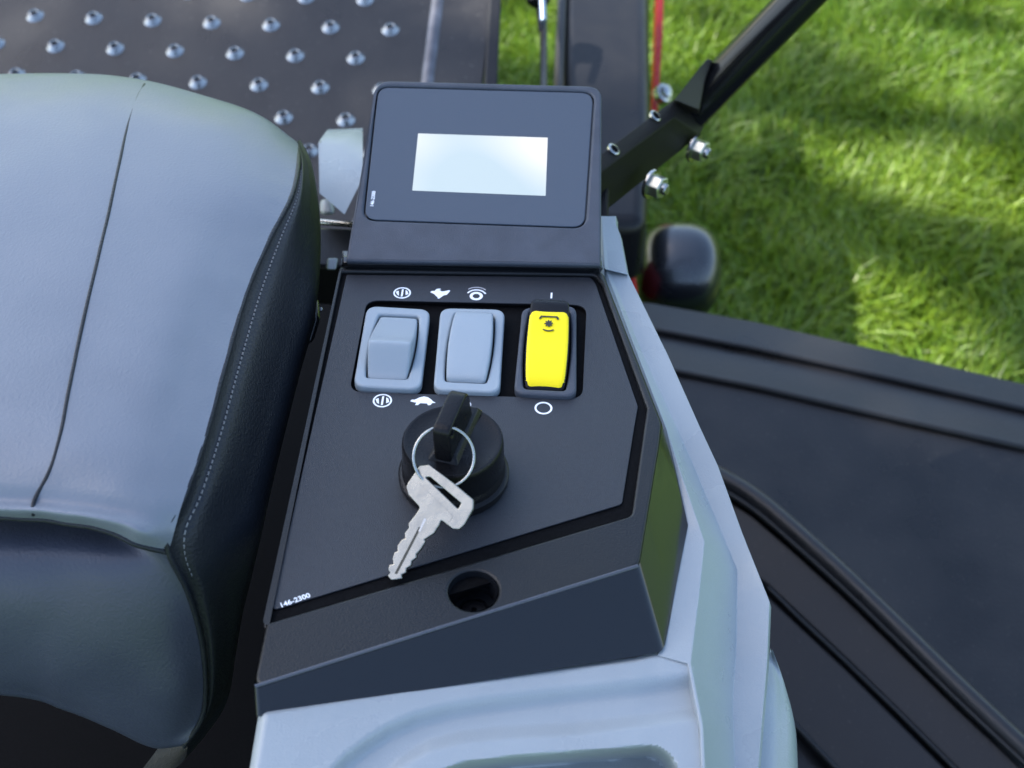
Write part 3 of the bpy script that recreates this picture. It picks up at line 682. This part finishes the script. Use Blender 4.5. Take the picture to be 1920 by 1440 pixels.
# stitching: small thread stitches along the bolster seam
sv, sf = [], []
def stitch_line(P, step, off, ln=.0017, w=.00035, h=.0003):
    d = np.concatenate([[0], np.cumsum(np.linalg.norm(np.diff(P, axis=0), axis=1))]); s = 0
    while s < d[-1]-ln:
        a_ = np.array([np.interp(s, d, P[:, k]) for k in range(3)]); b_ = np.array([np.interp(s+ln, d, P[:, k]) for k in range(3)])
        t = (b_-a_)/np.linalg.norm(b_-a_); up = off; sd_ = np.cross(t, up); sd_ /= np.linalg.norm(sd_)
        k = len(sv)
        for q, hh in ((a_, 0), ((a_+b_)/2, h), (b_, 0)):
            sv.append(q-sd_*w+up*hh); sv.append(q+up*(hh+.0003)); sv.append(q+sd_*w+up*hh)
        for r_ in (0, 3):
            for c_ in (0, 1): sf.append((k+r_+c_, k+r_+c_+1, k+r_+c_+4, k+r_+c_+3))
        s += step
stitch_line(pb[10:76, 1]+PF.n*.0002, .0027, PF.n)
stitch_line(pb[10:78, 11]+PF.n*.0002, .0027, (PF.n+PF.ex*.6)/1.17)
st_ = mesh('stitching', sv, sf, M['thread'], seat, 60); tag(st_, kind='stuff')
# seam beside the front panel of the cushion
ps = []
for jj in range(10, pt.shape[0]-2):
    px_ = np.interp(jj*.8, [8, 12, 20, 30, 45, 72], [285, 262, 238, 205, 140, 60])
    r_ = pt[jj]; best = None
    for q in catmull(r_[::4], 6):
        dq = q-CAM; X = 960+F*(dq@cr)/(dq@cf)
        if best is None or abs(X-px_) < best[0]: best = (abs(X-px_), q)
    ps.append(best[1])
ps = np.array(ps); ps = np.array([ps[max(0, i-6):i+7].mean(0) for i in range(len(ps))])
tube('cushion_seam', catmull(np.array(ps)[::4], 6)+PF.n*.0001, .0007, M['vinylb'], seat, 8)
# small black lever under the seat side
prism('seat_latch', [PF.p(x, y, -20*mm) for x, y in [(572, 560), (598, 560), (600, 600), (588, 640), (560, 655), (556, 640)]], [PF.p(x, y, -40*mm) for x, y in [(572, 560), (598, 560), (600, 600), (588, 640), (560, 655), (556, 640)]], M['gloss'], mower, .003)

# --- floor pan with raised pierced studs
pz = G(500, 100, .36)
FP = Frame(pz, 11)
pan_px = [(-260, -120), (936, -120), (905, 160), (880, 420), (600, 560), (-320, 560)]
pu = [FP.uv(x, y) for x, y in pan_px]
pan = plate('floor_pan', FP.mat(), [pu], 0, 4*mm, M['pan'], mower, .001, 2, 'black studded steel foot plate')
# folded ridge and outer channel on its right side
ra = [FP.p(838, -120, -5*mm), FP.p(822, 0, -5*mm), FP.p(803, 150, -5*mm), FP.p(790, 260, -5*mm)]
tube('pan_ridge', catmull(np.array(ra), 4), .0073, mat('pan_ridge_highlight', (.12, .12, .13), .34, metal=.5, var=.3, vscale=60), pan, 14)  # ridge colour lightened to paint the strong highlight along the fold
prism('pan_edge', [FP.p(925, -120, 6*mm), FP.p(946, -120, 6*mm), FP.p(938, 40, 6*mm), FP.p(930, 200, 6*mm), FP.p(905, 200, 6*mm)], [FP.p(925, -120, -40*mm), FP.p(946, -120, -40*mm), FP.p(938, 40, -40*mm), FP.p(930, 200, -40*mm), FP.p(905, 200, -40*mm)], M['black'], pan, .0015)
sm = None
rr1 = [FP.uv(286+112*i, 38+.6*i) for i in range(5)]; dx = (rr1[4][0]-rr1[0][0])/4
y1 = rr1[0][1]; y2 = FP.uv(440, 96)[1]; y3 = FP.uv(480, 158)[1]; y4 = FP.uv(637, 224)[1]
dy = (y1-y4)/3; x0 = rr1[0][0]
prof = [(.0076, 0), (.0068, .0007), (.0052, .0026), (.0042, .0038), (.0036, .0041), (.0030, .0037), (.0027, .0026), (.0025, .0003), (0, .0002)]
for r_ in range(-2, 7):
    y = y1-dy*r_; xs = x0+(dx/2 if r_ % 2 else 0)
    for i in range(-5, 6):
        x = xs+i*dx
        if not (pu[0][0]+.03 < x < FP.uv(760, 37)[0]): continue
        if sm is None:
            o = lathe('stud', Matrix.Identity(4), prof, mat('stud_highlight_steel', (.30, .30, .30), .22, metal=.9, rvar=.05, vscale=300), pan, 24, 50); sm = o  # studs paler than the pan, standing in for their bright highlights
        else:
            o = sm.copy(); COL.objects.link(o); o.parent = pan
        o.matrix_local = FP.mat(0, x, y)

# --- pieces in the gap left of the display
def dplate(name, pts, dep, th, m, parent, bevel=.002, label=None, tilt=(0, 0, 0)):
    top = [D(x, y, d_) for x, y, d_ in pts]; bot = [q-np.array([0, 0, th]) for q in top]
    return prism(name, top, bot, m, parent, bevel, 3, label)
fc = mesh('front_cowl', [D(*q) for q in [(600, 262, .755), (614, 243, .785), (680, 240, .79), (680, 305, .735), (640, 272, .738), (603, 268, .742),
                                      (597, 268, .745), (599, 362, .71), (646, 402, .70), (682, 330, .72),
                                      (600, 280, .85), (614, 250, .86), (680, 245, .86)]],
          [(0, 1, 2, 3, 4, 5), (6, 5, 4, 3, 9, 8, 7), (0, 10, 11, 1), (1, 11, 12, 2), (6, 10, 0, 5)], M['grey'], mower, 30, 'light grey front cowl corner beside the display', .0)
prism('hydraulic_cap', [D(600, 372, .75), D(622, 375, .75), D(630, 402, .745), D(600, 404, .745)], [D(600, 372, .80), D(622, 375, .80), D(630, 402, .795), D(600, 404, .795)], M['grey'], mower, .003)
tube('steel_rod', [D(560, 414, .74), D(612, 417, .735), D(668, 422, .73)], .0017, M['steel'], mower, 14)
box('support_bracket', D(625, 500, .72), (.035, .03, .03), M['black'], mower, .002)
prism('hinge_block', [D(614, 484, .685), D(634, 484, .685), D(630, 506, .68), D(612, 506, .68)], [D(614, 484, .72), D(634, 484, .72), D(630, 506, .715), D(612, 506, .715)], M['grey'], mower, .001)
lathe('latch_screw', axis_T(D(601, 580, .62), (0, -.5, 1)), [(.0012, 0), (.001, .0008), (0, .001)], M['steel'], mower, 12)

# --- cable, side rail and red strip beyond the display
tube('control_cable', catmull(np.array([D(1002, -60, 1.2), D(1012, 0, 1.18), D(1018, 40, 1.16), D(1019, 100, 1.13), D(1020, 220, 1.05)]), 5), [.0033]*21, M['rubber'], mower, 12)
lathe('cable_end', axis_T(D(1008, -14, 1.15), D(1012, 40, 1.15)-D(1006, -30, 1.15)), [(.0105, -.012), (.0105, .008), (.006, .012), (.0025, .014), (.0025, .034), (0, .034)], M['tube'], mower, 18)
tube('cable_ferrule', [D(1014, -40, 1.14), D(1018, 15, 1.13), D(1019, 40, 1.125)], .0030, mat('blue_grey_ferrule', (.2, .26, .34), .35, metal=.6), mower, 12)
RZ = Frame((0, 0, .30), 2)
rl = [(1052, -120), (1218, -120), (1219, 60), (1222, 240), (1214, 420), (1046, 420)]
prism('side_rail', [RZ.p(*q) for q in rl], [RZ.p(*q)-np.array([0, 0, .07]) for q in rl], M['black'], mower, .012, 5, 'wide black steel side rail of the front frame')
tube('rail_rib', [RZ.p(1058, -120, .002), RZ.p(1052, 40, .002), RZ.p(1044, 240, .002)], .0045, M['rubber'], mower, 12)
rs = [(1236, -120), (1248, -120), (1243, 60), (1232, 220), (1218, 300), (1212, 300), (1227, 160)]
prism('red_deck_edge', [G(x, y, .24) for x, y in rs], [G(x, y, .24)-np.array([0, 0, .05]) for x, y in rs], M['red'], mower, .001, 2, 'red painted edge of the cutting deck')
lathe('deck_bolt', axis_T(G(1243, 176, .25), (.6, -.3, .8)), [(.009, -.004), (.009, .003), (.0065, .004), (.006, .0075), (.003, .009), (0, .0092)], M['steel'], mower, 18)

# --- control lever
lv = 'black square bracket of the control lever'
dA, dB = .71, .78
tf = [(1128, 322, dA), (1264, 219, dB), (1266, 184, dB+.012), (1134, 282, dA+.012)]
T4 = [D(*q) for q in tf]
for i, j in ((0, 1), (3, 2)): T4[i] = T4[i]+(T4[i]-T4[j])*.5
ff = [D(1128, 412, dA+.03), D(1184, 372, dA+.034), D(1312, 254, dB+.030), D(1312, 225, dB+.034)]
v4, v5, v6, v7 = D(1130, 400, dA+.025), D(1312, 254, dB+.028), D(1330, 222, dB+.05), D(1160, 362, dA+.05)
Vv = T4+[v4+(v4-v5)*.37, v5, v6, v7+(v7-v6)*.4]
lever = mesh('control_lever', Vv, [(0, 1, 2, 3), (0, 4, 5, 1), (1, 5, 6, 2), (3, 2, 6, 7), (0, 3, 7, 4), (4, 7, 6, 5)], M['lever'], mower, 25, lv, .0007, 2)
pq = (Vv[0]+Vv[3]+Vv[4]+Vv[7])/4+(T4[1]-T4[0])*.12
box('lever_post', pq-np.array([0, 0, .15]), (.03, .03, .30), M['lever'], lever, .002)
gus = [D(1262, 190, dB+.004), D(1312, 126, dB+.002), D(1326, 110, dB+.006), D(1336, 112, dB+.008), D(1322, 150, dB+.010), D(1311, 206, dB+.012), D(1268, 188, dB+.006)]
gb = [q+cf*.05+cr*.006 for q in gus]
prism('lever_gusset', gus, gb, M['gusset'], lever, .0009, 3)
ta = D(1314, 190, dB+.032); tb = D(1498, 0, .755); tdir = (tb-ta)/np.linalg.norm(tb-ta)
tube('lever_tube', [ta-tdir*.01, tb, tb+tdir*.35], [.0120, .0116, .0116], M['tube'], lever, 40, label='glossy round black lever tube')
for px, py, dd in ((1228, 218, .766), (1150, 281, .722)):
    u1 = T4[1]-T4[0]; u2 = T4[3]-T4[0]; nn = np.cross(u1, u2); nn /= np.linalg.norm(nn)
    if nn@cf > 0: nn = -nn
    d_ = ray(px, py); t_ = ((T4[0]-CAM)@nn)/(d_@nn); q = CAM+t_*d_
    o = lathe('bolt_end', axis_T(q+nn*.0002, nn), [(.0038, -.001), (.0038, .0006), (.0033, .0010), (.0026, .0010), (.0024, -.0004)], M['steel'], lever, 24, opened=True)
    lathe('bolt_socket', axis_T(q+nn*.0004, nn), [(.0027, -.001), (.0025, .0001), (0, 0)], M['dark'], lever, 18)
for px, py, dd in ((1303, 279, .80), (1222, 346, .745)):
    ax = (D(px+30, py+12, dd-.005)-D(px, py, dd)); T_ = axis_T(D(px-3, py-2, dd), ax)
    w_o = lathe('washer', T_, [(.0085, 0), (.0088, .001), (.0085, .002), (.004, .0022)], M['steel'], lever, 28)
    hexp = [(.0066*math.cos(R(60*i)), .0066*math.sin(R(60*i))) for i in range(6)]
    prism('hex_nut', [T_ @ Vector((x, y, .0085)) for x, y in hexp], [T_ @ Vector((x, y, .0015)) for x, y in hexp], M['zinc'], lever, .0006, 2)
    lathe('bolt_tip', T_, [(.0033, .008), (.0033, .0105), (.0026, .0115), (0, .0115)], M['steel'], lever, 16)

# --- anti-scalp wheel on the deck
wz = .16
wc = G(1272, 508, .20)
RW = .055*1.0
scale_w = np.dot(wc-CAM, cf)/F
hwid = 77*scale_w
WT = axis_T(wc-np.array([0, .0, .0]), (1, .06, .0))
pr = [(.0, -hwid), (.012, -hwid), (.02, -hwid+.001), (.7*.055, -hwid+.003)]
Rw = 83*scale_w
Rw *= 1.1; pr = [(max(0, Rw*math.cos(t_)**.62) if abs(t_) < 1.57 else 0, hwid*math.copysign(abs(math.sin(t_))**.8, t_)) for t_ in np.linspace(-math.pi/2, math.pi/2, 33)]
wheel = lathe('anti_scalp_wheel', WT, pr, M['wheel'], mower, 64, 80, 'rounded black plastic deck roller beside the fender')
lathe('roller_axle', axis_T(wc+np.array([-hwid*.99, 0, .004])+np.array([0, -.003, .0]), (-1, 0, .1)), [(.005, 0), (.005, .008), (.0075, .0085), (.0075, .012), (.004, .0145), (0, .015)], M['steel'], wheel, 20)
br = [(1150, 470), (1186, 474), (1196, 548), (1150, 560)]
prism('roller_bracket', [G(x, y, .235) for x, y in br], [G(x, y, .235)-np.array([0, 0, .05]) for x, y in br], M['red'], wheel, .0015, 2, 'red roller bracket')
# --- side discharge deflector: stepped black rubber panels and a curved rib
dk = bpy.data.objects.new('side_deflector', None)
def band(name, a, b, za, zb, parent, th=.012, m=None, bevel=.0025, label=None):
    """panel between two pixel polylines"""
    top = [G(x, y, za) for x, y in a]+[G(x, y, zb) for x, y in b[::-1]]
    return prism(name, top, [q-np.array([0, 0, th]) for q in top], m or M['rubber'], parent, bevel, 3, label)
L0 = [(1150, 560), (1220, 566), (1420, 602), (1680, 662), (1960, 727)]
L1 = [(1150, 606), (1236, 622), (1420, 657), (1680, 714), (1960, 778)]
L2 = [(1150, 672), (1262, 697), (1420, 728), (1680, 788), (1960, 850)]
base = prism('side_deflector', [G(x, y, .222) for x, y in [(1150, 562), (1420, 606), (1960, 733), (2050, 1700), (900, 1700), (1050, 900)]], [G(x, y, .222)-np.array([0, 0, .03]) for x, y in [(1150, 562), (1420, 606), (1960, 733), (2050, 1700), (900, 1700), (1050, 900)]], M['rubber'], mower, .002, 2, 'black moulded side discharge deflector')
band('deflector_strip', L0, [(x, y-3) for x, y in L1], .236, .243, base)
band('deflector_strip', [(x, y+4) for x, y in L1], [(x, y-3) for x, y in L2], .238, .248, base)
R_ = [(1300, 872), (1352, 893), (1420, 935), (1500, 1003), (1590, 1085), (1680, 1172), (1800, 1290), (1960, 1440)]
band('deflector_panel', [(x, y+4) for x, y in L2], [(1240, 860)]+[(x+4, y-12) for x, y in R_], .243, .252, base)
Rz = [G(x, y+4, .2485) for x, y in R_]
tube('deflector_rib', catmull(np.array(Rz), 5), .0075, M['rib'], base, 14)
Rz = [G(x-6, y+22, .249) for x, y in R_]
tube('deflector_rib', catmull(np.array(Rz), 5), .0022, M['console'], base, 12)
Q1 = [(x-8, y+30) for x, y in R_]
Q2 = [(1260, 975), (1350, 1032), (1437, 1098), (1500, 1157), (1590, 1242), (1680, 1330), (1800, 1450), (1960, 1612)]
band('deflector_panel', Q1, Q2, .244, .236, base)
Q3 = [(1260, 1010), (1350, 1050), (1434, 1108), (1497, 1167), (1588, 1252), (1680, 1344), (1800, 1464), (1960, 1626)]
Q4 = [(1300, 1170), (1380, 1240), (1440, 1310), (1490, 1360), (1530, 1402), (1570, 1444), (1650, 1530), (1800, 1690)]
band('deflector_panel', Q3, Q4, .239, .230, base)
tube('deflector_lip', [G(x, y, .231) for x, y in Q4], .0022, M['steel' if 0 else 'console'], base, 10)
tw = [(1437, 1100), (1497, 1159), (1588, 1244), (1680, 1333), (1800, 1452)]
tube('deflector_bead', [G(x+3, y+2, .241) for x, y in tw], .0016, M['console'], base, 8)
